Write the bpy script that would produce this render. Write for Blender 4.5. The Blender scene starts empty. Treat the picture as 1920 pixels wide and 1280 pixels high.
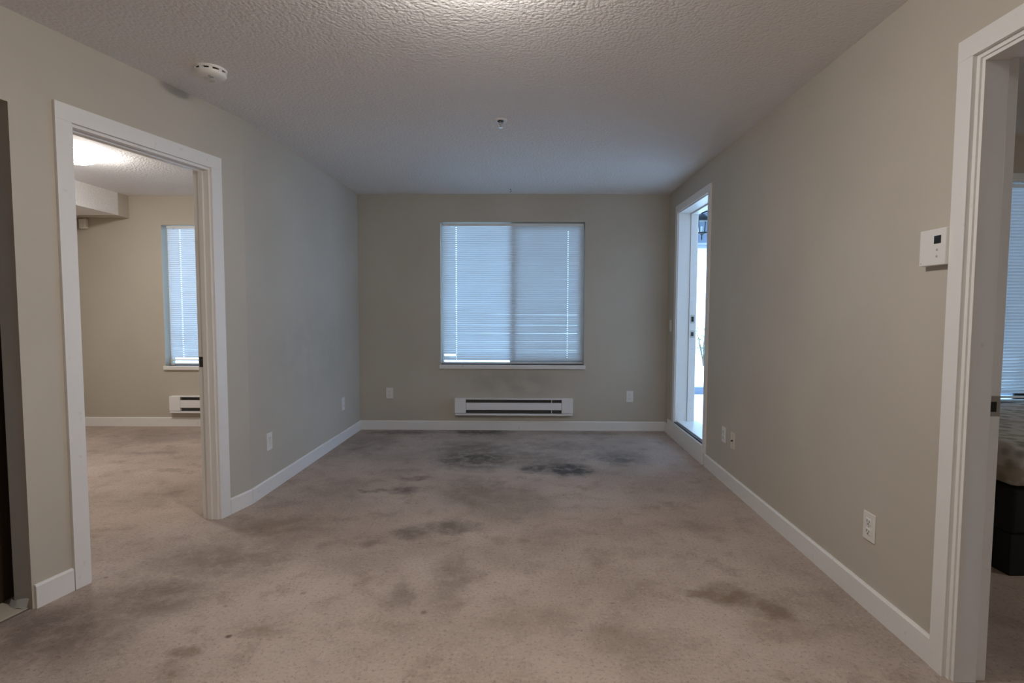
import bpy, bmesh, math, random
from mathutils import Matrix, Vector
random.seed(7)
scn = bpy.context.scene
COL = scn.collection

# ------------------------------------------------------------------ camera
cam_d = bpy.data.cameras.new('camera')
cam = bpy.data.objects.new('camera', cam_d)
COL.objects.link(cam)
cam_d.sensor_width = 36.0
cam_d.lens = 1015.09 * 36.0 / 1920.0
cam_d.clip_start = 0.05
R_ = Vector((0.99998919, -0.00346309, 0.00310281))
U_ = Vector((-0.00289683, 0.05797647, 0.99831375))
F_ = Vector((0.00363714, 0.99831194, -0.05796581))
m = Matrix.Identity(4)
for i in range(3):
    m[i][0] = R_[i]; m[i][1] = U_[i]; m[i][2] = -F_[i]
m[2][3] = 1.2361
cam.matrix_world = m
scn.camera = cam

# ------------------------------------------------------------------ sky, exposure
world = bpy.data.worlds.new('overcast_sky')
scn.world = world
world.use_nodes = True
bg = world.node_tree.nodes['Background']
bg.inputs['Color'].default_value = (0.42, 0.65, 1.0, 1)
bg.inputs['Strength'].default_value = 8.0
scn.view_settings.view_transform = 'Standard'
scn.view_settings.look = 'None'
scn.view_settings.exposure = 0.0
scn.view_settings.gamma = 1.0
scn.view_settings.use_curve_mapping = False
scn.cycles.use_adaptive_sampling = True
scn.cycles.adaptive_threshold = 0.02
scn.cycles.use_denoising = True
scn.cycles.max_bounces = 10
scn.cycles.diffuse_bounces = 6
scn.cycles.transparent_max_bounces = 16
scn.cycles.caustics_reflective = False
scn.cycles.caustics_refractive = False
scn.cycles.sample_clamp_indirect = 6.0
LAMP_LIVING = 82.0      # emission of the glass dome just above the frame
LAMP_ENTRY = 34.0       # dome further back, behind the camera
FILL_BEDROOM_RIGHT = 50.0   # unseen dome added to brighten the right bedroom
LAMP_BEDROOM = 118.0     # dome in the left bedroom
WARM = (1.0, 0.955, 0.90, 1)

# ------------------------------------------------------------------ plan (metres)
H = 2.40
A = Vector((1.5982, 5.5047)); B = Vector((1.4720, 1.5))
Q = Vector((-1.5467, 5.5470)); P = Vector((-1.6448, 3.3909)); R = Vector((-1.9621, 2.1683))
TW = 0.115

def frame(O, D):
    """wall frame: x along the wall, y outward (away from the room), z up"""
    t = (D - O).normalized()
    n = Vector((-t.y, t.x))
    M = Matrix.Identity(4)
    M[0][0], M[1][0] = t.x, t.y
    M[0][1], M[1][1] = n.x, n.y
    M[0][3], M[1][3] = O.x, O.y
    return M

F_BACK = frame(Q, A)                     # s: 0 .. 3.145
F_RIGHT = frame(A, B)                    # s grows towards the camera
F_LEFT = frame(P, Q)                     # s: 0 .. 2.158
F_DOOR = frame(R, P)                     # s: 0 .. 1.263, negative beyond the kitchen corner
F_BED = frame(Vector((-4.49, 5.68)), Vector((-1.4, 5.68)))     # left bedroom outer wall
F_BR = frame(Vector((1.70, 3.66)), Vector((5.4, 3.66)))        # right bedroom outer wall

# ------------------------------------------------------------------ helpers
def link(o, parent=None, M=None):
    COL.objects.link(o)
    if parent is not None:
        o.parent = parent
    if M is not None:
        o.matrix_world = M if parent is None else o.matrix_world
        if parent is None:
            o.matrix_world = M
        else:
            o.matrix_local = M
    return o

def add_box(bm, x0, x1, y0, y1, z0, z1, bev=0.0, mi=0):
    vs = [bm.verts.new((x, y, z)) for z in (z0, z1) for y in (y0, y1) for x in (x0, x1)]
    fs = []
    for idx in ((0, 2, 3, 1), (4, 5, 7, 6), (0, 1, 5, 4), (2, 6, 7, 3), (0, 4, 6, 2), (1, 3, 7, 5)):
        f = bm.faces.new([vs[i] for i in idx]); f.material_index = mi; fs.append(f)
    if bev > 0:
        es = list({e for f in fs for e in f.edges})
        bmesh.ops.bevel(bm, geom=es, offset=bev, segments=2, affect='EDGES', profile=0.5)
    return fs

def add_lathe(bm, prof, n=32, c=(0, 0, 0), axis='z'):
    rings = []
    for r, z in prof:
        ring = []
        if r < 1e-6:
            p = (0, 0, z)
            ring = [p] * 1
        else:
            ring = [(r * math.cos(2 * math.pi * k / n), r * math.sin(2 * math.pi * k / n), z) for k in range(n)]
        out = []
        for p in ring:
            if axis == 'y':
                p = (p[0], p[2], p[1])
            elif axis == 'x':
                p = (p[2], p[0], p[1])
            out.append(bm.verts.new((p[0] + c[0], p[1] + c[1], p[2] + c[2])))
        rings.append(out)
    for a, b in zip(rings, rings[1:]):
        for k in range(n):
            k2 = (k + 1) % n
            if len(a) == 1 and len(b) == 1:
                continue
            if len(a) == 1:
                bm.faces.new((a[0], b[k2], b[k]))
            elif len(b) == 1:
                bm.faces.new((a[k], a[k2], b[0]))
            else:
                bm.faces.new((a[k], a[k2], b[k2], b[k]))

def add_tube(bm, pts, rad, n=8):
    pts = [Vector(p) for p in pts]
    rs = rad if isinstance(rad, (list, tuple)) else [rad] * len(pts)
    rings = []
    up = Vector((0.13, 0.21, 0.97))
    for i, p in enumerate(pts):
        d = (pts[min(i + 1, len(pts) - 1)] - pts[max(i - 1, 0)]).normalized()
        a = d.cross(up)
        if a.length < 1e-3:
            a = d.cross(Vector((1, 0, 0)))
        a.normalize(); b = d.cross(a)
        rings.append([bm.verts.new(p + rs[i] * (math.cos(2 * math.pi * k / n) * a + math.sin(2 * math.pi * k / n) * b)) for k in range(n)])
    for a, b in zip(rings, rings[1:]):
        for k in range(n):
            bm.faces.new((a[k], a[(k + 1) % n], b[(k + 1) % n], b[k]))
    bm.faces.new(rings[0][::-1]); bm.faces.new(rings[-1])

def obj(name, bm, mats, parent=None, M=None, smooth=False):
    bmesh.ops.recalc_face_normals(bm, faces=bm.faces)
    me = bpy.data.meshes.new(name)
    bm.to_mesh(me); bm.free()
    for mt in (mats if isinstance(mats, (list, tuple)) else [mats]):
        me.materials.append(mt)
    if smooth:
        for p in me.polygons:
            p.use_smooth = True
    o = bpy.data.objects.new(name, me)
    return link(o, parent, M)

def box(name, b, mat, parent=None, M=None, bev=0.0):
    bm = bmesh.new(); add_box(bm, *b, bev=bev)
    return obj(name, bm, mat, parent, M)

def boxes(name, bs, mat, parent=None, M=None, bev=0.0):
    bm = bmesh.new()
    for b in bs:
        add_box(bm, *b, bev=bev)
    return obj(name, bm, mat, parent, M)

def prism(name, poly, z0, z1, mat, parent=None, M=None):
    bm = bmesh.new()
    lo = [bm.verts.new((x, y, z0)) for x, y in poly]
    hi = [bm.verts.new((x, y, z1)) for x, y in poly]
    bm.faces.new(lo[::-1]); bm.faces.new(hi)
    for i in range(len(poly)):
        j = (i + 1) % len(poly)
        bm.faces.new((lo[i], lo[j], hi[j], hi[i]))
    return obj(name, bm, mat, parent, M)

def empty(name, M):
    o = bpy.data.objects.new(name, None)
    o.empty_display_size = 0.05
    COL.objects.link(o)
    o.matrix_world = M
    return o

def tag(o, label, cat, group=None):
    o['label'] = label; o['category'] = cat
    if group:
        o['group'] = group
    return o

def struct(o):
    o['kind'] = 'structure'
    return o

def at(M, s, y=0, z=0):
    return M @ Matrix.Translation((s, y, z))

# ------------------------------------------------------------------ materials
def new_mat(name):
    mt = bpy.data.materials.new(name); mt.use_nodes = True
    nt = mt.node_tree
    return mt, nt, nt.nodes['Principled BSDF']

def plain(name, col, rough=0.5, metal=0.0, spec=0.5):
    mt, nt, p = new_mat(name)
    p.inputs['Base Color'].default_value = (*col, 1)
    p.inputs['Roughness'].default_value = rough
    p.inputs['Metallic'].default_value = metal
    p.inputs['Specular IOR Level'].default_value = spec
    n = nt.nodes.new('ShaderNodeTexNoise'); n.inputs['Scale'].default_value = 35
    r = nt.nodes.new('ShaderNodeMapRange')
    r.inputs['To Min'].default_value = max(0.02, rough - 0.06); r.inputs['To Max'].default_value = min(1, rough + 0.06)
    nt.links.new(n.outputs['Fac'], r.inputs['Value'])
    nt.links.new(r.outputs['Result'], p.inputs['Roughness'])
    return mt

def geo_pos(nt):
    return nt.nodes.new('ShaderNodeNewGeometry').outputs['Position']

def noise(nt, vec, scale, detail=3.0, rough=0.5):
    n = nt.nodes.new('ShaderNodeTexNoise')
    n.inputs['Scale'].default_value = scale; n.inputs['Detail'].default_value = detail
    n.inputs['Roughness'].default_value = rough
    nt.links.new(vec, n.inputs['Vector'])
    return n.outputs['Fac']

def maprange(nt, v, a, b, c, d, smooth=True):
    r = nt.nodes.new('ShaderNodeMapRange')
    if smooth:
        r.interpolation_type = 'SMOOTHSTEP'
    r.inputs['From Min'].default_value = a; r.inputs['From Max'].default_value = b
    r.inputs['To Min'].default_value = c; r.inputs['To Max'].default_value = d
    nt.links.new(v, r.inputs['Value'])
    return r.outputs['Result']

def mixcol(nt, fac, c1, c2, mode='MIX'):
    mx = nt.nodes.new('ShaderNodeMix'); mx.data_type = 'RGBA'; mx.blend_type = mode
    for sock, v in ((mx.inputs['Factor'], fac), (mx.inputs[6], c1), (mx.inputs[7], c2)):
        if isinstance(v, (int, float)):
            sock.default_value = v
        elif isinstance(v, tuple):
            sock.default_value = (*v, 1) if len(v) == 3 else v
        else:
            nt.links.new(v, sock)
    return mx.outputs[2]

def math_(nt, op, a, b=None):
    mm = nt.nodes.new('ShaderNodeMath'); mm.operation = op
    for i, v in enumerate((a, b)):
        if v is None:
            continue
        if isinstance(v, (int, float)):
            mm.inputs[i].default_value = v
        else:
            nt.links.new(v, mm.inputs[i])
    return mm.outputs[0]

def bump(nt, p, h, strength, dist=0.002):
    b = nt.nodes.new('ShaderNodeBump')
    b.inputs['Strength'].default_value = strength; b.inputs['Distance'].default_value = dist
    nt.links.new(h, b.inputs['Height'])
    nt.links.new(b.outputs['Normal'], p.inputs['Normal'])

def blob(nt, pos, c, r):
    """0..1 soft spot around c with radii r"""
    s = nt.nodes.new('ShaderNodeVectorMath'); s.operation = 'SUBTRACT'
    nt.links.new(pos, s.inputs[0]); s.inputs[1].default_value = c
    d = nt.nodes.new('ShaderNodeVectorMath'); d.operation = 'DIVIDE'
    nt.links.new(s.outputs[0], d.inputs[0]); d.inputs[1].default_value = r
    l = nt.nodes.new('ShaderNodeVectorMath'); l.operation = 'LENGTH'
    nt.links.new(d.outputs[0], l.inputs[0])
    return maprange(nt, l.outputs['Value'], 1.0, 0.25, 0.0, 1.0)

# wall paint: warm beige, faint roller mottling, a soot mark above the heater
def wall_paint():
    mt, nt, p = new_mat('beige_wall_paint')
    pos = geo_pos(nt)
    f = noise(nt, pos, 1.3, 4)
    c = mixcol(nt, maprange(nt, f, 0.3, 0.7, 0, 1), (0.520, 0.474, 0.402), (0.560, 0.513, 0.438))
    n2 = noise(nt, pos, 7.0, 4)
    spots = None
    for cc, rr, k in (((0.03, 5.52, 0.50), (0.70, 0.3, 0.22), 0.26),
                      ((0.24, 5.52, 0.42), (0.22, 0.3, 0.12), 0.22),
                      ((-1.62, 4.4, 0.9), (0.3, 1.1, 0.5), 0.12),
                      ((-0.2, 5.52, 1.0), (0.0001, 0.3, 0.1), 0.0)):
        if k == 0:
            continue
        b = math_(nt, 'MULTIPLY', blob(nt, pos, cc, rr), k)
        spots = b if spots is None else math_(nt, 'MAXIMUM', spots, b)
    spots = math_(nt, 'MULTIPLY', spots, maprange(nt, n2, 0.3, 0.6, 0.2, 1.0))
    c = mixcol(nt, spots, c, (0.16, 0.15, 0.13))
    nt.links.new(c, p.inputs['Base Color'])
    p.inputs['Roughness'].default_value = 0.55
    p.inputs['Specular IOR Level'].default_value = 0.35
    bump(nt, p, noise(nt, pos, 220, 2), 0.10, 0.001)
    return mt

def ceiling_mat():
    mt, nt, p = new_mat('stipple_ceiling_paint')
    pos = geo_pos(nt)
    f = noise(nt, pos, 0.9, 3)
    c = mixcol(nt, f, (0.83, 0.80, 0.785), (0.88, 0.85, 0.835))
    nt.links.new(c, p.inputs['Base Color'])
    p.inputs['Roughness'].default_value = 0.8
    p.inputs['Specular IOR Level'].default_value = 0.15
    v = nt.nodes.new('ShaderNodeTexVoronoi'); v.inputs['Scale'].default_value = 62
    nt.links.new(pos, v.inputs['Vector'])
    h = math_(nt, 'ADD', math_(nt, 'MULTIPLY', v.outputs['Distance'], -0.9), math_(nt, 'MULTIPLY', noise(nt, pos, 75, 4, 0.6), 1.3))
    bump(nt, p, h, 0.55, 0.006)
    return mt

STAINS = [  # x, y, rx, ry, strength, tint index
    (-0.28, 4.45, 0.50, 0.46, 0.80, 0), (-0.18, 4.38, 0.24, 0.22, 0.75, 0), (-0.30, 4.78, 0.55, 0.34, 0.50, 0),
    (0.05, 4.55, 0.55, 0.36, 0.40, 0), (0.46, 4.14, 0.30, 0.24, 0.95, 1), (0.50, 4.12, 0.18, 0.12, 0.9, 1),
    (0.20, 4.16, 0.17, 0.17, 0.75, 1), (0.25, 4.40, 0.50, 0.30, 0.45, 0),
    (0.90, 4.50, 0.36, 0.34, 0.50, 0), (0.88, 4.42, 0.15, 0.18, 0.5, 1), (0.35, 4.85, 0.60, 0.30, 0.30, 0),
    (-1.10, 5.42, 0.55, 0.16, 0.60, 2), (-0.30, 5.45, 0.48, 0.18, 0.80, 0), (0.75, 5.40, 0.6, 0.14, 0.35, 0),
    (-1.3, 4.9, 0.45, 0.5, 0.25, 0),
    (-0.74, 3.66, 0.16, 0.12, 0.70, 2), (-0.70, 3.90, 0.17, 0.08, 0.6, 2), (-0.92, 3.64, 0.2, 0.05, 0.6, 2), (-1.2, 3.7, 0.35, 0.35, 0.2, 2),
    (-0.25, 3.65, 0.35, 0.45, 0.35, 0), (-0.34, 3.02, 0.24, 0.13, 0.60, 0), (-0.54, 2.94, 0.18, 0.12, 0.55, 0),
    (-0.73, 2.82, 0.10, 0.08, 0.45, 2), (0.0, 3.4, 0.4, 0.5, 0.25, 0), (0.2, 2.9, 0.3, 0.2, 0.2, 2),
    (-0.27, 2.42, 0.13, 0.45, 0.35, 2), (-0.48, 2.30, 0.11, 0.20, 0.42, 2), (0.02, 2.1, 0.3, 0.16, 0.25, 3),
    (0.96, 2.28, 0.20, 0.17, 0.65, 3), (1.08, 2.17, 0.13, 0.14, 0.65, 3), (0.82, 2.31, 0.16, 0.06, 0.6, 3), (1.05, 2.02, 0.22, 0.12, 0.35, 3),
    (1.10, 3.0, 0.15, 0.14, 0.25, 2), (0.6, 2.7, 0.30, 0.10, 0.25, 3), (0.45, 1.95, 0.25, 0.14, 0.25, 3),
    (-1.75, 2.00, 0.45, 0.28, 0.60, 2), (-1.55, 2.25, 0.34, 0.24, 0.55, 2), (-1.42, 2.62, 0.45, 0.30, 0.45, 2),
    (-1.30, 3.02, 0.38, 0.26, 0.45, 3), (-1.98, 2.02, 0.25, 0.25, 0.5, 2),
    (-1.062, 1.985, 0.018, 0.016, 1.0, 2), (-1.17, 1.90, 0.08, 0.07, 0.55, 3), (-0.95, 2.02, 0.2, 0.08, 0.38, 3), (-1.19, 1.80, 0.08, 0.06, 0.5, 3),
    (-1.5, 2.14, 0.02, 0.016, 0.6, 2), (-0.35, 2.15, 0.02, 0.02, 0.6, 2), (-0.9, 2.3, 0.02, 0.02, 0.5, 2), (-0.25, 1.65, 0.03, 0.03, 0.6, 2),
    (-3.1, 4.6, 0.35, 0.08, 0.30, 2), (-2.6, 4.1, 0.16, 0.06, 0.35, 2), (-3.3, 5.2, 0.9, 0.4, 0.2, 2),
]
TINT = [(0.105, 0.092, 0.072), (0.070, 0.068, 0.066), (0.150, 0.112, 0.095), (0.190, 0.130, 0.090)]

def carpet_mat():
    mt, nt, p = new_mat('worn_beige_carpet')
    pos = geo_pos(nt)
    # distort the position so that stains have ragged edges
    nd = nt.nodes.new('ShaderNodeTexNoise'); nd.inputs['Scale'].default_value = 7.0; nd.inputs['Detail'].default_value = 4.0
    nd.inputs['Roughness'].default_value = 0.65
    nt.links.new(pos, nd.inputs['Vector'])
    sub = nt.nodes.new('ShaderNodeVectorMath'); sub.operation = 'SUBTRACT'
    nt.links.new(nd.outputs['Color'], sub.inputs[0]); sub.inputs[1].default_value = (0.5, 0.5, 0.5)
    sc = nt.nodes.new('ShaderNodeVectorMath'); sc.operation = 'SCALE'; sc.inputs['Scale'].default_value = 0.22
    nt.links.new(sub.outputs[0], sc.inputs[0])
    ad = nt.nodes.new('ShaderNodeVectorMath'); ad.operation = 'ADD'
    nt.links.new(pos, ad.inputs[0]); nt.links.new(sc.outputs[0], ad.inputs[1])
    dpos = ad.outputs[0]
    f1 = noise(nt, pos, 1.6, 5, 0.6)
    c = mixcol(nt, maprange(nt, f1, 0.32, 0.68, 0, 1), (0.405, 0.325, 0.276), (0.540, 0.442, 0.380))
    f2 = noise(nt, pos, 5.5, 5, 0.65)
    c = mixcol(nt, maprange(nt, f2, 0.48, 0.72, 0, 0.55), c, (0.27, 0.20, 0.158))
    f3 = noise(nt, pos, 70, 4, 0.75)
    c = mixcol(nt, maprange(nt, f3, 0.30, 0.48, 0.60, 0.0), c, (0.15, 0.11, 0.09))
    c = mixcol(nt, maprange(nt, f3, 0.54, 0.72, 0.0, 0.5), c, (0.70, 0.57, 0.49))
    fs = noise(nt, pos, 24, 2, 0.5)
    c = mixcol(nt, maprange(nt, fs, 0.70, 0.78, 0.0, 0.5), c, (0.16, 0.115, 0.085))
    patch = noise(nt, pos, 9.0, 5, 0.7)
    for t in range(4):
        acc = None
        for x, y, rx, ry, k, ti in STAINS:
            if ti != t:
                continue
            src = dpos if rx > 0.05 else pos
            b = math_(nt, 'MULTIPLY', blob(nt, src, (x, y, 0.0), (rx, ry, 5.0)), k)
            acc = b if acc is None else math_(nt, 'MAXIMUM', acc, b)
        acc = math_(nt, 'MULTIPLY', acc, maprange(nt, patch, 0.30, 0.60, 0.40, 1.25))
        c = mixcol(nt, acc, c, TINT[t])
    nt.links.new(c, p.inputs['Base Color'])
    p.inputs['Roughness'].default_value = 0.95
    p.inputs['Specular IOR Level'].default_value = 0.1
    p.inputs['Sheen Weight'].default_value = 0.12
    h = math_(nt, 'ADD', noise(nt, pos, 160, 3, 0.7), math_(nt, 'MULTIPLY', noise(nt, pos, 30, 3), 0.7))
    bump(nt, p, h, 0.7, 0.006)
    return mt

def trim_mat(name='white_trim_paint', col=(0.80, 0.785, 0.765)):
    mt, nt, p = new_mat(name)
    pos = geo_pos(nt)
    f = noise(nt, pos, 5, 4)
    c = mixcol(nt, f, col, tuple(min(1, v * 1.06) for v in col))
    n2 = noise(nt, pos, 26, 3)
    c = mixcol(nt, maprange(nt, n2, 0.66, 0.78, 0, 0.30), c, (0.45, 0.41, 0.36))
    nt.links.new(c, p.inputs['Base Color'])
    p.inputs['Roughness'].default_value = 0.38
    bump(nt, p, noise(nt, pos, 90, 2), 0.06, 0.001)
    return mt

def slat_mat():
    mt, nt, p = new_mat('white_vinyl_slat')
    out = nt.nodes['Material Output']
    p.inputs['Base Color'].default_value = (0.80, 0.82, 0.82, 1)
    p.inputs['Roughness'].default_value = 0.4
    tr = nt.nodes.new('ShaderNodeBsdfTranslucent'); tr.inputs['Color'].default_value = (0.80, 0.83, 0.90, 1)
    pos = geo_pos(nt)
    f = noise(nt, pos, 6, 2)
    mx = nt.nodes.new('ShaderNodeMixShader')
    nt.links.new(maprange(nt, f, 0.3, 0.7, 0.19, 0.25), mx.inputs['Fac'])
    nt.links.new(p.outputs[0], mx.inputs[1]); nt.links.new(tr.outputs[0], mx.inputs[2])
    nt.links.new(mx.outputs[0], out.inputs['Surface'])
    return mt

def glass_mat():
    mt, nt, p = new_mat('window_glass')
    out = nt.nodes['Material Output']
    tr = nt.nodes.new('ShaderNodeBsdfTransparent'); tr.inputs['Color'].default_value = (0.90, 0.95, 0.94, 1)
    gl = nt.nodes.new('ShaderNodeBsdfGlossy'); gl.inputs['Roughness'].default_value = 0.02
    fr = nt.nodes.new('ShaderNodeFresnel'); fr.inputs['IOR'].default_value = 1.45
    mx = nt.nodes.new('ShaderNodeMixShader')
    nt.links.new(fr.outputs[0], mx.inputs['Fac'])
    nt.links.new(tr.outputs[0], mx.inputs[1]); nt.links.new(gl.outputs[0], mx.inputs[2])
    nt.links.new(mx.outputs[0], out.inputs['Surface'])
    return mt

def screen_mat():
    mt, nt, p = new_mat('insect_screen_mesh')
    out = nt.nodes['Material Output']
    p.inputs['Base Color'].default_value = (0.16, 0.16, 0.15, 1)
    tr = nt.nodes.new('ShaderNodeBsdfTransparent')
    mx = nt.nodes.new('ShaderNodeMixShader'); mx.inputs['Fac'].default_value = 0.82
    nt.links.new(p.outputs[0], mx.inputs[1]); nt.links.new(tr.outputs[0], mx.inputs[2])
    nt.links.new(mx.outputs[0], out.inputs['Surface'])
    return mt

def lamp_mat(name, strength):
    mt, nt, p = new_mat(name)
    p.inputs['Base Color'].default_value = (0.9, 0.88, 0.84, 1)
    p.inputs['Roughness'].default_value = 0.25
    p.inputs['Emission Color'].default_value = WARM
    p.inputs['Emission Strength'].default_value = strength
    return mt

def mattress_mat():
    mt, nt, p = new_mat('leaf_pattern_ticking')
    pos = geo_pos(nt)
    v = nt.nodes.new('ShaderNodeTexVoronoi'); v.inputs['Scale'].default_value = 13
    nt.links.new(pos, v.inputs['Vector'])
    n = noise(nt, pos, 11, 4)
    c = mixcol(nt, maprange(nt, v.outputs['Distance'], 0.15, 0.5, 0, 1), (0.30, 0.29, 0.25), (0.62, 0.60, 0.55))
    c = mixcol(nt, maprange(nt, n, 0.50, 0.60, 0, 0.7), c, (0.36, 0.30, 0.20))
    nt.links.new(c, p.inputs['Base Color'])
    p.inputs['Roughness'].default_value = 0.7
    bump(nt, p, v.outputs['Distance'], 0.5, 0.01)
    return mt

def siding_mat():
    mt, nt, p = new_mat('white_siding_paint')
    pos = geo_pos(nt)
    c = mixcol(nt, noise(nt, pos, 2, 3), (0.80, 0.79, 0.75), (0.86, 0.85, 0.81))
    nt.links.new(c, p.inputs['Base Color'])
    p.inputs['Roughness'].default_value = 0.6
    return mt

def concrete_mat(name, a, b):
    mt, nt, p = new_mat(name)
    pos = geo_pos(nt)
    c = mixcol(nt, noise(nt, pos, 3, 6), a, b)
    nt.links.new(c, p.inputs['Base Color'])
    p.inputs['Roughness'].default_value = 0.85
    bump(nt, p, noise(nt, pos, 60, 3), 0.3, 0.003)
    return mt

def wood_mat():
    mt, nt, p = new_mat('dark_brown_wood')
    pos = geo_pos(nt)
    mp = nt.nodes.new('ShaderNodeMapping'); mp.inputs['Scale'].default_value = (18, 18, 1.2)
    nt.links.new(pos, mp.inputs['Vector'])
    c = mixcol(nt, noise(nt, mp.outputs[0], 2.5, 5), (0.045, 0.028, 0.018), (0.085, 0.055, 0.036))
    nt.links.new(c, p.inputs['Base Color'])
    p.inputs['Roughness'].default_value = 0.45
    return mt

WALL = wall_paint(); CEIL = ceiling_mat(); CARPET = carpet_mat(); TRIM = trim_mat()
SLAT = slat_mat(); GLASS = glass_mat(); SCREEN = screen_mat()
VINYL = plain('white_vinyl_frame', (0.78, 0.79, 0.78), 0.4)
ENAMEL = plain('white_enamel', (0.85, 0.84, 0.85), 0.32)
PLASTIC = plain('white_plastic', (0.80, 0.78, 0.75), 0.35)
CREAM = plain('ivory_plastic', (0.74, 0.69, 0.58), 0.4)
BLACK = plain('black_plastic', (0.012, 0.012, 0.012), 0.3)
GREYPL = plain('grey_button', (0.46, 0.45, 0.44), 0.4)
DARKSLOT = plain('heater_interior', (0.075, 0.073, 0.07), 0.6)
FINS = plain('aluminium_fins', (0.42, 0.42, 0.42), 0.4, 0.8)
STEEL = plain('brushed_steel', (0.55, 0.54, 0.52), 0.35, 0.9)
DARKSTEEL = plain('dark_bronze_steel', (0.05, 0.045, 0.04), 0.4, 0.6)
IRON = plain('black_iron', (0.012, 0.014, 0.018), 0.45, 0.3)
BLACKFAB = plain('black_cloth', (0.012, 0.012, 0.012), 0.9)
RUBBER = plain('grey_rubber_seal', (0.09, 0.09, 0.10), 0.7)
MATTRESS = mattress_mat(); SIDING = siding_mat(); WOOD = wood_mat()
CONCRETE = concrete_mat('pale_concrete', (0.78, 0.77, 0.74), (0.85, 0.84, 0.81))
BLUEGREY = plain('blue_grey_paint', (0.20, 0.24, 0.31), 0.6)
SOFFITPAINT = plain('grey_patio_ceiling_paint', (0.60, 0.64, 0.70), 0.7)
BARK = plain('brown_twig_bark', (0.12, 0.09, 0.06), 0.8)
LEAF = plain('green_leaf', (0.10, 0.20, 0.06), 0.6)
TILE = concrete_mat('beige_floor_tile', (0.42, 0.37, 0.30), (0.50, 0.45, 0.37))
GROUT = plain('grey_grout', (0.16, 0.14, 0.12), 0.9)

# ------------------------------------------------------------------ structure
def wall(name, M, s0, s1, th, openings=(), z1=H, mat=None):
    """box pieces around rectangular openings (sa, sb, za, zb)"""
    bm = bmesh.new()
    xs = s0
    for sa, sb, za, zb in sorted(openings):
        add_box(bm, xs, sa, 0, th, 0, z1)
        if za > 0:
            add_box(bm, sa, sb, 0, th, 0, za)
        if zb < z1:
            add_box(bm, sa, sb, 0, th, zb, z1)
        xs = sb
    add_box(bm, xs, s1, 0, th, 0, z1)
    bmesh.ops.remove_doubles(bm, verts=bm.verts, dist=1e-5)
    return struct(obj(name, bm, mat or WALL, None, M))

# living room outer wall with its window; left bedroom outer wall; right bedroom outer wall
WIN1 = (0.838, 2.302, 0.676, 2.122)
WIN2 = (0.870, 2.070, 0.640, 2.106)
WIN3 = (1.45, 2.95, 0.60, 2.13)
wall('wall_back', F_BACK, -0.10, 3.145, 0.20, [WIN1])
wall('wall_bedroom', F_BED, -0.15, 2.90, 0.16, [WIN2])
wall('wall_bedroom_right', F_BR, 0.045, 3.6, 0.18, [WIN3])
# right wall: terrace door (raised sill) and bedroom door
wall('wall_right', F_RIGHT, -0.18, 1.86, 0.165, [(0.345, 1.222, 0.165, 2.165)])
wall('wall_right_near', F_RIGHT, 1.86, 8.6, TW, [(3.742, 4.56, 0.0, 2.05)])
# left deep wall, angled doorway wall, closet opening towards the camera
wall('wall_left', F_LEFT, 0.0, 2.20, TW)
TD = 0.100
wall('wall_doorway', F_DOOR, -5.4, 1.263, TD, [(0.225, 1.003, 0.0, 2.04), (-0.90, 0.0, 0.0, 2.042)])
box('wall_front', (-3.6, 1.9, -3.15, -3.0, 0, H), WALL); struct(bpy.data.objects['wall_front'])
# far walls of the two bedrooms and of the closet
struct(box('wall_bedroom_left', (-4.62, -4.49, 2.30, 5.70, 0, H), WALL))
struct(box('wall_bedroom_near', (-4.62, -2.02, 2.33, 2.39, 0, H), WALL))
struct(box('wall_bedroom_right_side', (5.20, 5.32, 0.30, 3.70, 0, H), WALL))
struct(box('wall_bedroom_right_near', (1.68, 5.32, 0.20, 0.32, 0, H), WALL))
struct(box('wall_closet_left', (-3.30, -3.20, 0.9, 2.34, 0, H), WALL))
struct(box('wall_closet_near', (-3.30, -2.45, 0.9, 1.0, 0, H), WALL))

# floor (carpet) and ceiling, one L shaped slab each
LPOLY = [(-4.6, -3.15), (5.3, -3.15), (5.3, 3.68), (1.68, 3.68), (1.62, 5.55), (-1.5, 5.60), (-1.66, 5.72), (-4.6, 5.72)]
struct(prism('floor', LPOLY, -0.12, 0.0, CARPET))
struct(prism('ceiling', LPOLY, H, H + 0.12, CEIL))

# dropped bulkhead in the left bedroom
sof = bmesh.new(); add_box(sof, -4.49, -3.95, 2.36, 5.53, 2.177, H)
so = struct(obj('ceiling_bulkhead', sof, CEIL))
box('bulkhead_end', (-4.49, -3.945, 5.53, 5.68, 2.172, H), WALL, so)

# ---- baseboards
def baseboard(name, M, s0, s1, h=0.095, th=0.013):
    bm = bmesh.new()
    prof = [(0.0, 0.0), (-th, 0.0), (-th, h - 0.008), (-th + 0.006, h), (0.0, h)]
    a = [bm.verts.new((s0, y, z)) for y, z in prof]; b = [bm.verts.new((s1, y, z)) for y, z in prof]
    bm.faces.new(a); bm.faces.new(b[::-1])
    for i in range(5):
        j = (i + 1) % 5
        bm.faces.new((a[i], a[j], b[j], b[i]))
    return struct(obj(name, bm, TRIM, None, M))
baseboard('baseboard_back', F_BACK, 0.0, 3.135)
baseboard('baseboard_left', F_LEFT, 0.0, 2.145)
baseboard('baseboard_doorway', F_DOOR, 1.076, 1.262)
baseboard('baseboard_doorway_near', F_DOOR, 0.008, 0.160, 0.10)
baseboard('baseboard_right', F_RIGHT, 1.262, 3.686, 0.10)
baseboard('baseboard_right_near', F_RIGHT, 4.63, 8.5, 0.10)
baseboard('baseboard_bedroom', F_BED, 0.0, 2.85)
struct(box('baseboard_bedroom_left', (-4.49, -4.477, 2.4, 5.66, 0, 0.095), TRIM))

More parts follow.
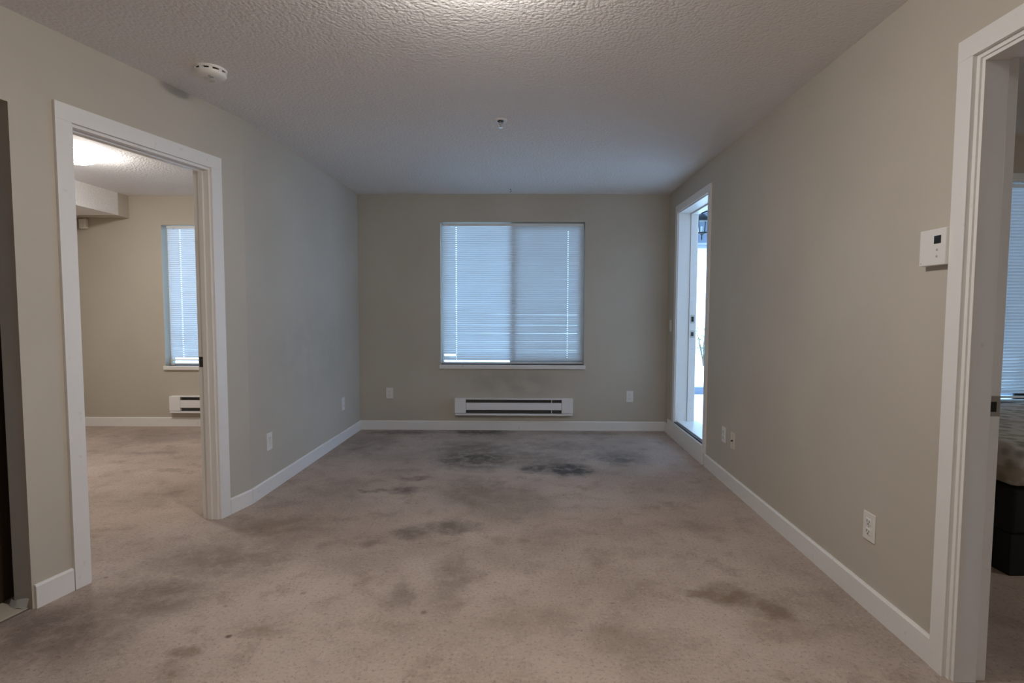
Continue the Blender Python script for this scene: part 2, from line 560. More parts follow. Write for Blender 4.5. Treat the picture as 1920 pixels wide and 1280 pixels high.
# ---- left bedroom doorway (door_1): jambs, stops, casings, strike
d1 = struct(empty('door_1', at(F_DOOR, 0)))
J = 0.018
box('jamb', (0.225, 0.225 + J, -0.002, TD + 0.002, 0, 2.04), TRIM, d1)
box('jamb', (1.003 - J, 1.003, -0.002, TD + 0.002, 0, 2.04), TRIM, d1)
box('head_jamb', (0.225 + J, 1.003 - J, -0.002, TD + 0.002, 2.04 - J, 2.04), TRIM, d1)
box('door_stop', (0.225 + J, 0.225 + J + 0.010, 0.032, 0.062, 0, 2.022), TRIM, d1, bev=0.001)
box('door_stop', (1.003 - J - 0.010, 1.003 - J, 0.032, 0.062, 0, 2.022), TRIM, d1, bev=0.001)
box('door_stop', (0.225 + J + 0.01, 1.003 - J - 0.01, 0.032, 0.062, 2.012, 2.022), TRIM, d1, bev=0.001)
CW = 0.068
box('side_casing', (0.231 - CW, 0.231, -0.015, 0.0, 0, 2.036), TRIM, d1, bev=0.001)
box('side_casing', (0.997, 0.997 + CW + 0.008, -0.015, 0.0, 0, 2.036), TRIM, d1, bev=0.001)
box('head_casing', (0.231 - CW, 0.997 + CW + 0.008, -0.0155, 0.0, 2.036, 2.036 + CW + 0.004), TRIM, d1, bev=0.001)
st = box('strike_plate', (1.003 - J - 0.0025, 1.003 - J, 0.068, 0.096, 0.90, 0.96), DARKSTEEL, d1, bev=0.001)
st['label'] = 'dark metal strike plate'
# door_3 : right bedroom doorway, far jamb in view
d3 = struct(empty('door_3', at(F_RIGHT, 0)))
T3 = TW
box('jamb', (3.742, 3.742 + J, -0.002, T3 + 0.002, 0, 2.05), TRIM, d3)
box('jamb', (4.56 - J, 4.56, -0.002, T3 + 0.002, 0, 2.05), TRIM, d3)
box('head_jamb', (3.742 + J, 4.56 - J, -0.002, T3 + 0.002, 2.05 - J, 2.05), TRIM, d3)
box('door_stop', (3.742 + J, 3.742 + J + 0.012, 0.004, 0.078, 0, 2.032), TRIM, d3, bev=0.001)
box('door_stop', (4.56 - J - 0.012, 4.56 - J, 0.004, 0.078, 0, 2.032), TRIM, d3, bev=0.001)
box('door_stop', (3.742 + J + 0.012, 4.56 - J - 0.012, 0.004, 0.078, 2.020, 2.032), TRIM, d3, bev=0.001)
box('side_casing', (3.686, 3.747, -0.016, 0.0, 0, 2.046), TRIM, d3, bev=0.001)
box('side_casing', (4.555, 4.616, -0.016, 0.0, 0, 2.046), TRIM, d3, bev=0.001)
box('side_casing', (3.686, 3.747, TW, TW + 0.014, 0, 2.046), TRIM, d3, bev=0.001)
box('side_casing', (4.555, 4.616, TW, TW + 0.014, 0, 2.046), TRIM, d3, bev=0.001)
box('head_casing', (3.686, 4.616, TW, TW + 0.0145, 2.046, 2.112), TRIM, d3, bev=0.001)
box('head_casing', (3.686, 4.616, -0.0165, 0.0, 2.046, 2.112), TRIM, d3, bev=0.001)
sp = box('strike_plate', (3.742 + J, 3.742 + J + 0.002, 0.082, 0.116, 0.895, 0.962), STEEL, d3, bev=0.0008)
box('latch_hole', (3.742 + J + 0.0015, 3.742 + J + 0.003, 0.086, 0.104, 0.910, 0.943), BLACK, sp)
# door_2 : terrace doorway with raised sill
d2 = struct(empty('door_2', at(F_RIGHT, 0)))
T2 = 0.20
box('jamb', (0.345, 0.362, -0.002, 0.108, 0.165, 2.165), TRIM, d2)
box('jamb', (1.205, 1.222, -0.002, 0.108, 0.165, 2.165), TRIM, d2)
box('head_jamb', (0.362, 1.205, -0.002, 0.108, 2.148, 2.165), TRIM, d2)
fj = box('frame_jamb', (0.345, 0.371, 0.110, 0.178, 0.165, 2.165), TRIM, d2, bev=0.003)
for z0, z1 in ((1.125, 1.185), (0.988, 1.038)):
    box('strike_plate', (0.371, 0.3725, 0.120, 0.164, z0 - 0.01, z1 + 0.01), STEEL, fj)
    box('latch_hole', (0.3720, 0.374, 0.130, 0.154, z0 + 0.006, z1 - 0.006), BLACK, fj)
for z0 in (0.87, 0.30):
    box('screw_head', (0.371, 0.373, 0.140, 0.147, z0, z0 + 0.007), STEEL, fj)
box('frame_jamb', (1.196, 1.222, 0.110, 0.178, 0.165, 2.165), TRIM, d2, bev=0.003)
box('frame_head', (0.371, 1.196, 0.110, 0.178, 2.135, 2.165), TRIM, d2, bev=0.003)
box('door_sill', (0.350, 1.218, 0.018, 0.21, 0.150, 0.178), VINYL, d2, bev=0.004)
box('sill_seal', (0.350, 1.218, -0.004, 0.020, 0.158, 0.170), RUBBER, d2)
box('side_casing', (0.285, 0.352, -0.014, 0.0, 0.165, 2.160), TRIM, d2, bev=0.001)
box('side_casing', (1.214, 1.270, -0.014, 0.0, 0.100, 2.160), TRIM, d2, bev=0.001)
box('head_casing', (0.285, 1.270, -0.0145, 0.0, 2.160, 2.222), TRIM, d2, bev=0.001)
box('sill_apron', (0.150, 1.222, -0.020, 0.0, 0.0, 0.157), TRIM, d2, bev=0.003)
# baseboard bit between corner and apron
baseboard('baseboard_right_corner', F_RIGHT, 0.0, 0.150)

# ------------------------------------------------------------------ windows
def window(name, M, W, stile, screen_right=True):
    sa, sb, za, zb = W
    root = struct(empty(name, at(M, 0)))
    y0, y1 = 0.095, 0.145
    f = 0.018
    box('frame_side', (sa, sa + f, y0, y1, za, zb), VINYL, root, bev=0.003)
    box('frame_side', (sb - f, sb, y0, y1, za, zb), VINYL, root, bev=0.003)
    box('frame_head', (sa + f, sb - f, y0, y1, zb - f, zb), VINYL, root, bev=0.003)
    box('frame_bottom', (sa + f, sb - f, y0, y1, za, za + f), VINYL, root, bev=0.003)
    w = 0.042
    # fixed pane on the left, sliding sash on the right half
    box('meeting_stile', (stile - 0.012, stile + w, y0 - 0.01, y1 - 0.012, za + f, zb - f), VINYL, root, bev=0.003)
    box('sash_stile', (sb - f - 0.040, sb - f, y0, y1 - 0.012, za + f, zb - f), VINYL, root, bev=0.003)
    box('sash_rail', (stile + w, sb - f - 0.04, y0, y1 - 0.012, za + f, za + f + 0.045), VINYL, root, bev=0.003)
    box('sash_rail', (stile + w, sb - f - 0.04, y0, y1 - 0.012, zb - f - 0.045, zb - f), VINYL, root, bev=0.003)
    box('pane', (sa + f, stile, 0.128, 0.132, za + f, zb - f), GLASS, root)
    box('pane', (stile + w, sb - f - 0.04, 0.110, 0.114, za + f + 0.045, zb - f - 0.045), GLASS, root)
    if screen_right:
        box('insect_screen', (stile + 0.01, sb - f, 0.1380, 0.1384, za + f, zb - f), SCREEN, root)
        boxes('screen_frame', [(stile + 0.0, stile + 0.02, 0.134, 0.143, za + f, zb - f)], VINYL, root)
    # drywall returns are the wall itself; the stool board
    box('window_sill', (sa - 0.014, sb + 0.016, -0.022, 0.094, za - 0.042, za), TRIM, root, bev=0.004)
    return root
window('window_1', F_BACK, WIN1, 1.555)
window('window_2', F_BED, WIN2, 1.45)
window('window_3', F_BR, WIN3, 2.2)

def blind_meshes(L, cords, wand=True):
    """one slat mesh with cord holes, curved across its width"""
    w = 0.0252; th = math.radians(61.5)
    bm = bmesh.new()
    xs = [0.0]
    for c in cords:
        xs += [c - 0.0055, c + 0.0055]
    xs.append(L)
    ys = [-0.5, -0.28, -0.09, 0.09, 0.28, 0.5]
    grid = []
    for x in xs:
        col = []
        for v in ys:
            a = v * w; crown = 0.0016 * (1 - (2 * v) ** 2)
            y = -a * math.cos(th) + crown * math.sin(th)
            z = a * math.sin(th) + crown * math.cos(th)
            col.append(bm.verts.new((x, y, z)))
        grid.append(col)
    for i in range(len(xs) - 1):
        for j in range(len(ys) - 1):
            if i % 2 == 1 and j == 2:
                continue
            bm.faces.new((grid[i][j], grid[i + 1][j], grid[i + 1][j + 1], grid[i][j + 1]))
    me = bpy.data.meshes.new('slat'); bm.to_mesh(me); bm.free(); me.materials.append(SLAT)
    for p in me.polygons:
        p.use_smooth = True
    return me

def blind(M, sa, sb, za, zb, cords, label, broken=None, y=0.034):
    root = empty('window_blind', at(M, sa, y, zb))
    tag(root, label, 'blind', 'white slat blinds on the windows')
    L = sb - sa; Ht = zb - za
    bm = bmesh.new(); add_box(bm, 0, L, -0.014, 0.014, -0.028, 0.0, bev=0.002)
    obj('headrail', bm, SLAT if False else VINYL, root)
    me = blind_meshes(L, [c - sa for c in cords])
    pitch = 0.0213
    top = -0.040; bot = -Ht + 0.024
    n = int((top - bot) / pitch)
    pitch = (top - bot) / n
    for k in range(n):
        mesh = me
        x0 = 0.0
        if broken is not None and k == n - broken:
            mesh = blind_meshes(L - (cords[0] - sa) + 0.004, [cords[1] - cords[0] + 0.004]); x0 = cords[0] - sa - 0.004
        o = bpy.data.objects.new('slat', mesh)
        COL.objects.link(o); o.parent = root
        o.location = (x0, random.uniform(-0.0006, 0.0006), top - pitch * k)
        tilt = random.gauss(0, 1.5)
        if random.random() < 0.05:
            tilt -= random.uniform(3, 7)
        o.rotation_euler = (math.radians(tilt), random.gauss(0, 0.0005), 0)
    bm = bmesh.new(); add_box(bm, 0.002, L - 0.002, -0.011, 0.011, -Ht + 0.003, -Ht + 0.016, bev=0.002)
    obj('bottom_rail', bm, VINYL, root)
    for c in cords:
        bm = bmesh.new()
        add_tube(bm, [(c - sa - 0.0035, -0.0145, -0.03), (c - sa - 0.0035, -0.0145, -Ht + 0.01)], 0.0006, 5)
        add_tube(bm, [(c - sa + 0.0035, -0.0145, -0.03), (c - sa + 0.0035, -0.0145, -Ht + 0.01)], 0.0006, 5)
        obj('ladder_cord', bm, VINYL, root)
    bm = bmesh.new()
    add_tube(bm, [(0.075, -0.012, -0.018), (0.075, -0.020, -0.022), (0.075, -0.021, -0.040)], 0.0022, 6)
    obj('tilt_hook', bm, GREYPL, root, smooth=True)
    return root
blind(F_BACK, 0.856, 2.288, 0.684, 2.112, (0.995, 2.135), 'white horizontal slat blind closed over the middle window above the long wall heater', broken=3)
blind(F_BED, 0.915, 2.062, 0.690, 2.098, (1.045, 1.93), 'white slat blind on the window seen through the left doorway', y=0.030)
blind(F_BR, 1.462, 2.938, 0.64, 2.095, (1.62, 2.78), 'blue lit slat blind above the mattress seen through the right doorway', y=0.030)
# valance belongs to the third window's blind head area
box('window_valance', (1.43, 2.97, -0.035, 0.0, 2.095, 2.15), VINYL, bpy.data.objects['window_3'], bev=0.003)

# ------------------------------------------------------------------ wall heaters
def heater(M, s0, s1, z0, z1, label):
    root = empty('wall_heater', at(M, s0, 0, z0))
    tag(root, label, 'heater', 'white electric wall heaters')
    L = s1 - s0; h = z1 - z0; D = 0.062; c = 0.115
    box('back_panel', (0.0, L, -0.006, 0.0, 0, h), ENAMEL, root)
    for x0, x1 in ((0, c), (L - c, L)):
        bm = bmesh.new(); add_box(bm, x0, x1, -D, 0, 0.020, h, bev=0.006)
        obj('end_cap', bm, ENAMEL, root)
    bm = bmesh.new(); add_box(bm, c, L - c, -D + 0.016, -0.006, h - 0.012, h, bev=0.002)
    add_box(bm, c, L - c, -D + 0.002, -D + 0.016, h - 0.009, h, bev=0.002)
    obj('top_hood', bm, ENAMEL, root)
    bm = bmesh.new(); add_box(bm, c + 0.002, L - c - 0.002, -D, -D + 0.010, 0.056, h - 0.040, bev=0.003)
    obj('front_panel', bm, ENAMEL, root)
    bm = bmesh.new(); add_box(bm, 0.006, L - 0.004, -D - 0.004, -0.004, 0.0, 0.017, bev=0.004)
    obj('bottom_lip', bm, ENAMEL, root)
    box('heater_core', (c, L - c, -0.030, -0.007, 0.018, h - 0.013), DARKSLOT, root)
    fin = bmesh.new()
    k = c + 0.01
    while k < L - c - 0.005:
        add_box(fin, k, k + 0.0012, -0.047, -0.030, h - 0.052, h - 0.016)
        k += 0.012
    fo = obj('heating_fins', fin, FINS, root); fo['kind'] = 'stuff'
    box('panel_bracket', (L - c - 0.105, L - c - 0.099, -D + 0.004, -0.03, 0.018, h - 0.013), ENAMEL, root)
    return root
heater(F_BACK, 0.983, 2.190, 0.163, 0.333, 'long white electric wall heater below the middle window')
heater(F_BED, 0.93, 2.05, 0.150, 0.326, 'white wall heater below the blind in the left bedroom')

# ------------------------------------------------------------------ outlets, switch, thermostat
def plate(name, M, s, z, w, h, label, cat, kind='duplex', mat=PLASTIC):
    root = empty(name, at(M, s, 0, z))
    tag(root, label, cat, 'white wall outlets' if cat == 'outlet' else None)
    bm = bmesh.new(); add_box(bm, -w / 2, w / 2, -0.006, 0.0, -h / 2, h / 2, bev=0.0025)
    obj('cover_plate', bm, mat, root)
    if kind == 'duplex':
        for sg in (1, -1):
            bm = bmesh.new(); add_box(bm, -0.017, 0.017, -0.0085, -0.004, sg * 0.0205 - 0.0145, sg * 0.0205 + 0.0145, bev=0.003)
            rc = obj('receptacle', bm, mat, root)
            zc = sg * 0.0205
            boxes('slots', [(-0.0085, -0.0055, -0.0092, -0.008, zc - 0.002, zc + 0.008), (0.0055, 0.0085, -0.0092, -0.008, zc - 0.002, zc + 0.007),
                            (-0.0025, 0.0025, -0.0092, -0.008, zc - 0.0105, zc - 0.0055)], GREYPL if M is not F_RIGHT else DARKSLOT, rc)
        bm = bmesh.new(); add_lathe(bm, [(0, -0.0075), (0.003, -0.007), (0.003, -0.005)], 10, axis='y')
        obj('screw', bm, STEEL, root)
    elif kind == 'jack':
        bm = bmesh.new(); add_lathe(bm, [(0, -0.016), (0.0045, -0.016), (0.0045, -0.009), (0.007, -0.009), (0.007, -0.004)], 12, axis='y')
        obj('coax_jack', bm, DARKSTEEL, root)
        for sg in (1, -1):
            bm = bmesh.new(); add_lathe(bm, [(0, -0.0075), (0.003, -0.007), (0.003, -0.005)], 10, c=(0, 0, sg * 0.042), axis='y')
            obj('screw', bm, STEEL, root)
    elif kind == 'rocker':
        bm = bmesh.new(); add_box(bm, -0.016, 0.016, -0.010, -0.004, -0.033, 0.033, bev=0.003)
        obj('rocker', bm, mat, root)
    return root
plate('wall_outlet', F_BACK, 0.308, 0.377, 0.072, 0.114, 'white duplex outlet on the back wall left of the heater', 'outlet')
plate('wall_outlet', F_BACK, 2.776, 0.355, 0.072, 0.114, 'white duplex outlet on the back wall right of the heater', 'outlet')
plate('wall_outlet', F_LEFT, 2.158 - 1.915, 0.342, 0.072, 0.118, 'white outlet low on the grey left wall nearest the doorway', 'outlet')
plate('wall_outlet', F_LEFT, 2.158 - 0.495, 0.352, 0.072, 0.120, 'white outlet low on the grey left wall nearest the far corner', 'outlet')
plate('wall_outlet', F_RIGHT, 1.655, 0.345, 0.072, 0.114, 'white outlet beside the terrace door, farther of the pair on the right wall', 'outlet')
plate('jack_plate', F_RIGHT, 1.826, 0.342, 0.072, 0.114, 'cream cable jack plate, nearer of the pair on the right wall', 'jack plate', 'jack', CREAM)
plate('wall_outlet', F_RIGHT, 3.317, 0.345, 0.076, 0.118, 'white duplex outlet on the right wall below the thermostat', 'outlet')
plate('light_switch', F_RIGHT, 0.150, 1.085, 0.072, 0.116, 'white light switch in the corner beside the terrace door', 'switch', 'rocker')

th = empty('thermostat', at(F_RIGHT, 3.628, 0, 1.456))
tag(th, 'square white thermostat with a small black screen beside the right doorway', 'thermostat')
bm = bmesh.new(); add_box(bm, -0.060, 0.060, -0.028, -0.006, -0.062, 0.062, bev=0.003)
obj('housing', bm, PLASTIC, th)
bm = bmesh.new(); add_box(bm, -0.055, 0.055, -0.006, 0, -0.056, 0.056)
obj('back_plate', bm, PLASTIC, th)
box('display', (0.008, 0.039, -0.0287, -0.027, 0.011, 0.038), BLACK, th)
for z in (-0.010, -0.032):
    bm = bmesh.new(); add_lathe(bm, [(0, -0.0292), (0.0042, -0.0290), (0.005, -0.0275)], 14, c=(0.023, 0, z), axis='y')
    obj('button', bm, GREYPL, th, smooth=True)
box('logo_mark', (-0.053, -0.047, -0.0284, -0.0275, -0.054, -0.051), GREYPL, th)

# ------------------------------------------------------------------ ceiling fittings
sm = empty('smoke_detector', Matrix.Translation((-1.462, 2.712, H)))
tag(sm, 'round white smoke detector on the ceiling above the left doorway', 'smoke detector')
bm = bmesh.new(); add_lathe(bm, [(0, 0), (0.074, 0), (0.074, -0.010), (0.070, -0.012)], 40); obj('base', bm, PLASTIC, sm, smooth=False)
bm = bmesh.new(); add_lathe(bm, [(0.058, -0.011), (0.058, -0.019)], 40); obj('vent_ring', bm, BLACK, sm)
bm = bmesh.new(); add_lathe(bm, [(0.070, -0.0185), (0.071, -0.026), (0.064, -0.038), (0.045, -0.044), (0, -0.046)], 40); obj('cover', bm, PLASTIC, sm, smooth=True)
for k in range(10):
    a = 2 * math.pi * k / 10 + 0.2
    bm = bmesh.new(); add_box(bm, 0.052, 0.071, -0.008, 0.008, -0.020, -0.010)
    obj('vent_post', bm, PLASTIC, sm, M=Matrix.Rotation(a, 4, 'Z'))
bm = bmesh.new(); add_lathe(bm, [(0.0, -0.048), (0.012, -0.048), (0.014, -0.043)], 16, c=(0.02, -0.03, 0)); obj('test_button', bm, GREYPL, sm)
for rr in (0.030, 0.020):
    bm = bmesh.new(); add_lathe(bm, [(rr, -0.0445), (rr, -0.0475), (rr - 0.003, -0.0475), (rr - 0.003, -0.0445)], 24, c=(-0.012, 0.006, 0)); obj('sounder_grille', bm, PLASTIC, sm)

sk = empty('fire_sprinkler', Matrix.Translation((-0.062, 3.40, H)))
tag(sk, 'small metal fire sprinkler head in the middle of the ceiling', 'sprinkler')
bm = bmesh.new(); add_lathe(bm, [(0.020, -0.006), (0.030, -0.007), (0.040, -0.003), (0.041, 0.0)], 28); obj('escutcheon', bm, PLASTIC, sk, smooth=True)
bm = bmesh.new(); add_lathe(bm, [(0, -0.012), (0.016, -0.012), (0.020, -0.006), (0.020, 0)], 20); obj('body', bm, DARKSTEEL, sk)
for sg in (1, -1):
    bm = bmesh.new(); add_tube(bm, [(sg * 0.013, 0, -0.010), (sg * 0.014, 0, -0.026), (sg * 0.004, 0, -0.042)], 0.0022, 6); obj('frame_arm', bm, STEEL, sk)
bm = bmesh.new(); add_tube(bm, [(0, 0, -0.010), (0, 0, -0.040)], 0.0028, 8); obj('glass_bulb', bm, STEEL, sk)
bm = bmesh.new(); add_lathe(bm, [(0, -0.046), (0.013, -0.046), (0.014, -0.0435), (0, -0.042)], 16); obj('deflector', bm, STEEL, sk)

for x, y, lab in ((0.0, 5.29, 'dark screw hook in the ceiling near the window, left of two'), (0.76, 5.19, 'pale screw hook in the ceiling near the window, right of two')):
    bm = bmesh.new()
    pts = [(0, 0, 0), (0, 0, -0.014)] + [(0.008 * math.sin(t), 0, -0.022 + 0.008 * math.cos(t)) for t in [k * 0.45 for k in range(0, 10)]]
    add_tube(bm, pts, 0.0018, 6)
    add_lathe(bm, [(0, -0.003), (0.006, -0.003), (0.006, 0)], 10)
    o = obj('ceiling_hook', bm, DARKSTEEL if x < 0.1 else ENAMEL, None, Matrix.Translation((x, y, H)))
    tag(o, lab, 'hook', 'screw hooks in the ceiling')

def dome(x, y, strength, label, r=0.16, d=0.12):
    root = empty('ceiling_lamp', Matrix.Translation((x, y, H)))
    tag(root, label, 'lamp', 'dome lamps on the ceilings')
    bm = bmesh.new(); add_lathe(bm, [(0, 0), (r * 0.72, 0), (r * 0.80, -0.012), (r * 0.74, -0.024), (0, -0.024)], 36); obj('pan', bm, ENAMEL, root)
    prof = [(r * 0.70, -0.022)] + [(r * math.cos(a), -0.026 - (d - 0.026) * math.sin(a)) for a in [k * math.pi / 16 for k in range(8)]] + [(0, -d)]
    bm = bmesh.new(); add_lathe(bm, prof, 36); obj('glass_dome', bm, lamp_mat('lit_glass_dome', strength), root, smooth=True)
    bm = bmesh.new(); add_lathe(bm, [(0, -d - 0.016), (0.006, -d - 0.012), (0.009, -d - 0.004), (0.009, -d + 0.002)], 14); obj('finial', bm, STEEL, root, smooth=True)
    return root
dome(-0.12, 1.72, LAMP_LIVING, 'lit glass dome lamp on the living room ceiling just above the frame')
dome(0.75, -0.90, LAMP_ENTRY, 'lit glass dome lamp on the ceiling behind the viewpoint')
dome(-3.24, 4.12, LAMP_BEDROOM, 'bright lit dome lamp on the ceiling inside the left bedroom', 0.14, 0.085)

dome(4.15, 1.35, FILL_BEDROOM_RIGHT, 'added unseen dome lamp brightening the right bedroom', 0.14, 0.085)

# motion sensor high in the left bedroom corner
ms = empty('motion_sensor', Matrix.Translation((-4.40, 5.68, 2.11)))
tag(ms, 'small white motion sensor in the bedroom corner under the bulkhead', 'sensor')
bm = bmesh.new(); add_box(bm, -0.035, 0.035, -0.045, 0, -0.05, 0.05, bev=0.008); obj('housing', bm, PLASTIC, ms)
box('lens', (-0.022, 0.022, -0.048, -0.044, -0.035, 0.0), ENAMEL, ms)
box('mount', (-0.015, 0.015, -0.02, 0, 0.045, 0.062), PLASTIC, ms)

# ------------------------------------------------------------------ right bedroom: mattress on a black base
def rounded_slab(name, x0, x1, y0, y1, z0, z1, r, mat, parent=None, wav=0.0):
    bm = bmesh.new(); add_box(bm, x0, x1, y0, y1, z0, z1)
    bmesh.ops.bevel(bm, geom=list(bm.edges), offset=r, segments=4, affect='EDGES', profile=0.5)
    bmesh.ops.subdivide_edges(bm, edges=[e for e in bm.edges if e.calc_length() > 0.3], cuts=14, use_grid_fill=True)
    for v in bm.verts:
        v.co.z += wav * math.sin(v.co.x * 9.0 + v.co.y * 4) * math.sin(v.co.y * 11)
    return obj(name, bm, mat, parent, smooth=True)
mt_ = rounded_slab('mattress', 2.30, 4.20, 2.42, 3.60, 0.43, 0.63, 0.05, MATTRESS, None, 0.006)
tag(mt_, 'patterned grey and beige mattress seen through the right doorway', 'mattress')
bb = empty('bed_base', Matrix.Translation((2.33, 2.45, 0)))
tag(bb, 'black bed base in shadow below the patterned mattress', 'bed base')
rounded_slab('box_spring', 0, 1.84, 0, 1.12, 0.20, 0.415, 0.02, BLACKFAB, bb)
box('plinth', (0.01, 1.83, 0.01, 1.11, 0.0, 0.198), BLACKFAB, bb, bev=0.004)

# ------------------------------------------------------------------ closet on the far left: tiles, dark cabinet, torn trim
CL = struct(box('floor_closet', (-1.3, 0.0, 0.012, 1.0, 0.0, 0.002), GROUT, None, F_DOOR))
tile_me = None
for i in range(3):
    for j in range(4):
        if tile_me is None:
            bm = bmesh.new(); add_box(bm, -0.148, 0.148, -0.148, 0.148, 0.0, 0.006, bev=0.0015)
            tile_me = bpy.data.meshes.new('tile'); bm.to_mesh(tile_me); bm.free(); tile_me.materials.append(TILE)
        o = bpy.data.objects.new('tile', tile_me); COL.objects.link(o); o.parent = CL
        o.location = (-0.153 - 0.302 * j, 0.166 + 0.302 * i, 0.002 + random.uniform(0, 0.0006))
cb = empty('tall_cabinet', Matrix.Translation((-3.18, 2.03, 0.009)))
tag(cb, 'dark brown tall cabinet inside the opening at the far left edge', 'cabinet')
box('carcass', (0, 1.06, 0.02, 0.29, 0.0, 2.1), WOOD, cb)
for x0 in (0.01, 0.535):
    bm = bmesh.new(); add_box(bm, x0, x0 + 0.515, 0.0, 0.02, 0.10, 2.08, bev=0.003); dr = obj('door', bm, WOOD, cb)
    bm = bmesh.new(); add_lathe(bm, [(0, -0.022), (0.012, -0.020), (0.013, -0.012), (0.006, -0.006), (0.006, 0)], 14, c=(x0 + (0.475 if x0 < 0.3 else 0.04), 0, 1.0), axis='y'); obj('knob', bm, STEEL, dr, smooth=True)
box('toe_kick', (0.0, 1.06, 0.005, 0.019, 0.0, 0.09), BLACK, cb)
# peeled strip of trim curling at the foot of the wall end
bm = bmesh.new()
rows = []
for k in range(9):
    u = k / 8
    x = -0.006 - 0.012 * math.sin(u * 3.0) - 0.004
    rows.append([bm.verts.new((x - 0.006 * (1 - u), 0.012 + u * 0.098, 0.004 + 0.010 * math.sin(u * 5) ** 2)),
                 bm.verts.new((x + 0.006 + 0.002 * math.sin(u * 9), 0.010 + u * 0.100, 0.040 + 0.008 * math.sin(u * 4 + 1)))])
for a, b in zip(rows, rows[1:]):
    bm.faces.new((a[0], a[1], b[1], b[0]))
bmesh.ops.solidify(bm, geom=list(bm.faces), thickness=0.002)
o = obj('trim_scrap', bm, TRIM, None, F_DOOR)
tag(o, 'peeled scrap of white trim at the foot of the wall end, far left', 'trim scrap')

# ------------------------------------------------------------------ outside the terrace door
struct(box('terrace_floor', (1.74, 9.0, 3.86, 7.95, -0.12, 0.0), CONCRETE))
kb = struct(box('terrace_curb', (1.75, 9.0, 7.95, 8.05, -0.12, 0.105), BLUEGREY, bev=0.006))
struct(box('ground', (-25, 30, 8.05, 40, -0.2, 0.085), CONCRETE))
struct(box('ground_window_side', (-25, 1.74, 5.90, 8.05, -0.2, -0.02), CONCRETE))
tc = struct(box('terrace_ceiling', (1.79, 9.0, 3.86, 8.1, 2.55, 2.75), SOFFITPAINT))
struct(box('terrace_beam', (1.85, 9.0, 7.35, 7.60, 2.145, 2.55), BLUEGREY, bev=0.006))
struct(box('terrace_beam_trim', (1.85, 9.0, 7.60, 8.15, 2.10, 2.55), plain('pale_blue_trim_paint', (0.55, 0.60, 0.66), 0.6), bev=0.006))
struct(box('terrace_post', (2.44, 2.64, 6.24, 6.44, 0.0, 2.55), BLUEGREY, bev=0.01))
struct(box('unseen_eave', (-5.0, 1.78, 5.86, 7.2, 2.62, 2.80), SOFFITPAINT))  # unseen overhang added so the back windows darken towards the top

# lantern hung from the post
ln = empty('wall_lantern', Matrix.Translation((2.222, 6.34, 2.05)))
tag(ln, 'black iron lantern with glass sides outside the terrace door', 'lantern')
hw, hb = 0.062, 0.048
bm = bmesh.new(); add_lathe(bm, [(0, 0.335), (0.006, 0.332), (0.010, 0.318), (0.007, 0.305), (0.03, 0.298), (0.062, 0.270), (0.085, 0.245), (0.088, 0.225), (0.07, 0.222), (0, 0.222)], 20); obj('cap', bm, IRON, ln, smooth=True)
bm = bmesh.new(); add_lathe(bm, [(0, 0.0), (0.005, 0.004), (0.009, 0.03), (0.006, 0.05), (0.012, 0.065), (0.055, 0.074), (0.072, 0.080), (0.072, 0.090), (0, 0.092)], 20); obj('base_finial', bm, IRON, ln, smooth=True)
for sx in (1, -1):
    for sy in (1, -1):
        bm = bmesh.new(); add_tube(bm, [(sx * hb, sy * hb, 0.088), (sx * hw, sy * hw, 0.226)], 0.006, 6); obj('corner_bar', bm, IRON, ln)
for ax in range(4):
    bm = bmesh.new()
    vs = [bm.verts.new(v) for v in ((-hb, -hb, 0.088), (hb, -hb, 0.088), (hw, -hw, 0.226), (-hw, -hw, 0.226))]
    bm.faces.new(vs); bmesh.ops.solidify(bm, geom=list(bm.faces), thickness=0.002)
    obj('glass_panel', bm, GLASS, ln, M=Matrix.Rotation(ax * math.pi / 2, 4, 'Z'))
bm = bmesh.new(); add_tube(bm, [(0, 0, 0.09), (0, 0, 0.16)], 0.013, 10); obj('candle_sleeve', bm, ENAMEL, ln)
bm = bmesh.new(); add_tube(bm, [(0.0, 0, 0.315), (0.05, 0, 0.335), (0.11, 0, 0.325), (0.14, 0, 0.28), (0.135, 0, 0.22), (0.15, 0, 0.17), (0.20, 0, 0.14), (0.216, 0, 0.14)], 0.008, 8); obj('scroll_arm', bm, IRON, ln, smooth=True)
box('mounting_plate', (0.208, 0.218, -0.04, 0.04, 0.06, 0.26), IRON, ln, bev=0.003)

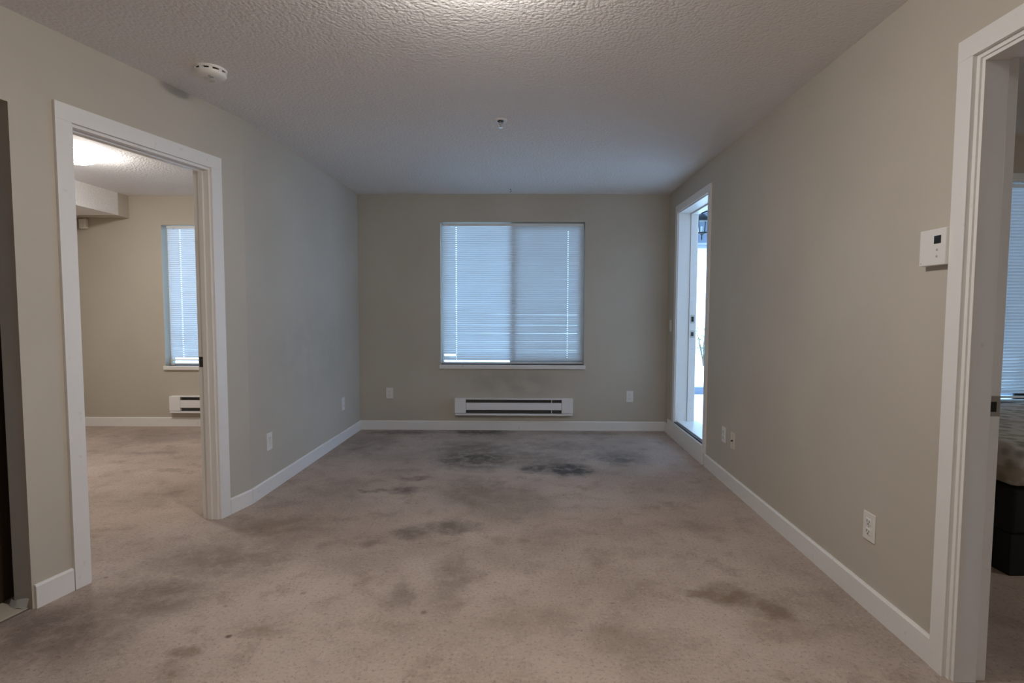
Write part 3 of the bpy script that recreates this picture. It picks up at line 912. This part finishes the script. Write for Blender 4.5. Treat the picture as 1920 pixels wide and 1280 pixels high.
# white clapboard building across the yard, board by board
nb = empty('siding_building', Matrix.Translation((2.5, 14.4, 0.085)))
tag(nb, 'white clapboard building across the yard beyond the terrace', 'building')
box('wall_core', (0, 9, 0.04, 4.0, 0.2, 5.2), SIDING, nb)
box('foundation', (-0.02, 9.02, 0.0, 4.0, 0.0, 0.22), plain('pale_blue_foundation', (0.42, 0.52, 0.60), 0.8), nb)
bm = bmesh.new()
pv = [(0.0, 0.0), (-0.030, 0.0), (-0.004, 0.195), (0.0, 0.195)]
a = [bm.verts.new((0, 0.04 + y, z)) for y, z in pv]; b = [bm.verts.new((9, 0.04 + y, z)) for y, z in pv]
bm.faces.new(a); bm.faces.new(b[::-1])
for i in range(4):
    bm.faces.new((a[i], a[(i + 1) % 4], b[(i + 1) % 4], b[i]))
bmesh.ops.recalc_face_normals(bm, faces=bm.faces)
bme = bpy.data.meshes.new('siding_board'); bm.to_mesh(bme); bm.free(); bme.materials.append(SIDING)
for k in range(25):
    o = bpy.data.objects.new('siding_board', bme); COL.objects.link(o); o.parent = nb
    o.location = (0, random.uniform(-0.002, 0.002), 0.22 + 0.198 * k)
box('roof', (-0.4, 9.4, -0.5, 4.4, 5.2, 5.4), BLUEGREY, nb)

# bare young shrub in front of it
sh = empty('shrub', Matrix.Translation((4.02, 11.2, 0.085)))
tag(sh, 'sparse young shrub growing before the white clapboard building', 'shrub')
for k in range(8):
    bm = bmesh.new()
    a = k * 0.8 + 0.3; sp_ = random.uniform(0.10, 0.26); hh = random.uniform(0.55, 0.85)
    pts = [(0, 0, 0)] + [(sp_ * (t ** 1.4) * math.cos(a), sp_ * (t ** 1.4) * math.sin(a), hh * t) for t in (0.25, 0.5, 0.75, 1.0)]
    add_tube(bm, pts, [0.012, 0.010, 0.008, 0.006, 0.003], 5)
    br = obj('branch', bm, BARK, sh)
    lf = bmesh.new()
    for t in range(14):
        p = Vector(pts[random.randint(1, 4)]) + Vector((random.uniform(-.05, .05), random.uniform(-.05, .05), random.uniform(-.08, .05)))
        d = Vector((random.uniform(-1, 1), random.uniform(-1, 1), random.uniform(-.3, .8))).normalized() * 0.05
        e = d.cross(Vector((random.uniform(-1, 1), random.uniform(-1, 1), random.uniform(-1, 1)))).normalized() * 0.014
        lf.faces.new([lf.verts.new(p), lf.verts.new(p + d * 0.5 + e), lf.verts.new(p + d), lf.verts.new(p + d * 0.5 - e)])
    lo_ = obj('leaves', lf, LEAF, br); lo_['kind'] = 'stuff'
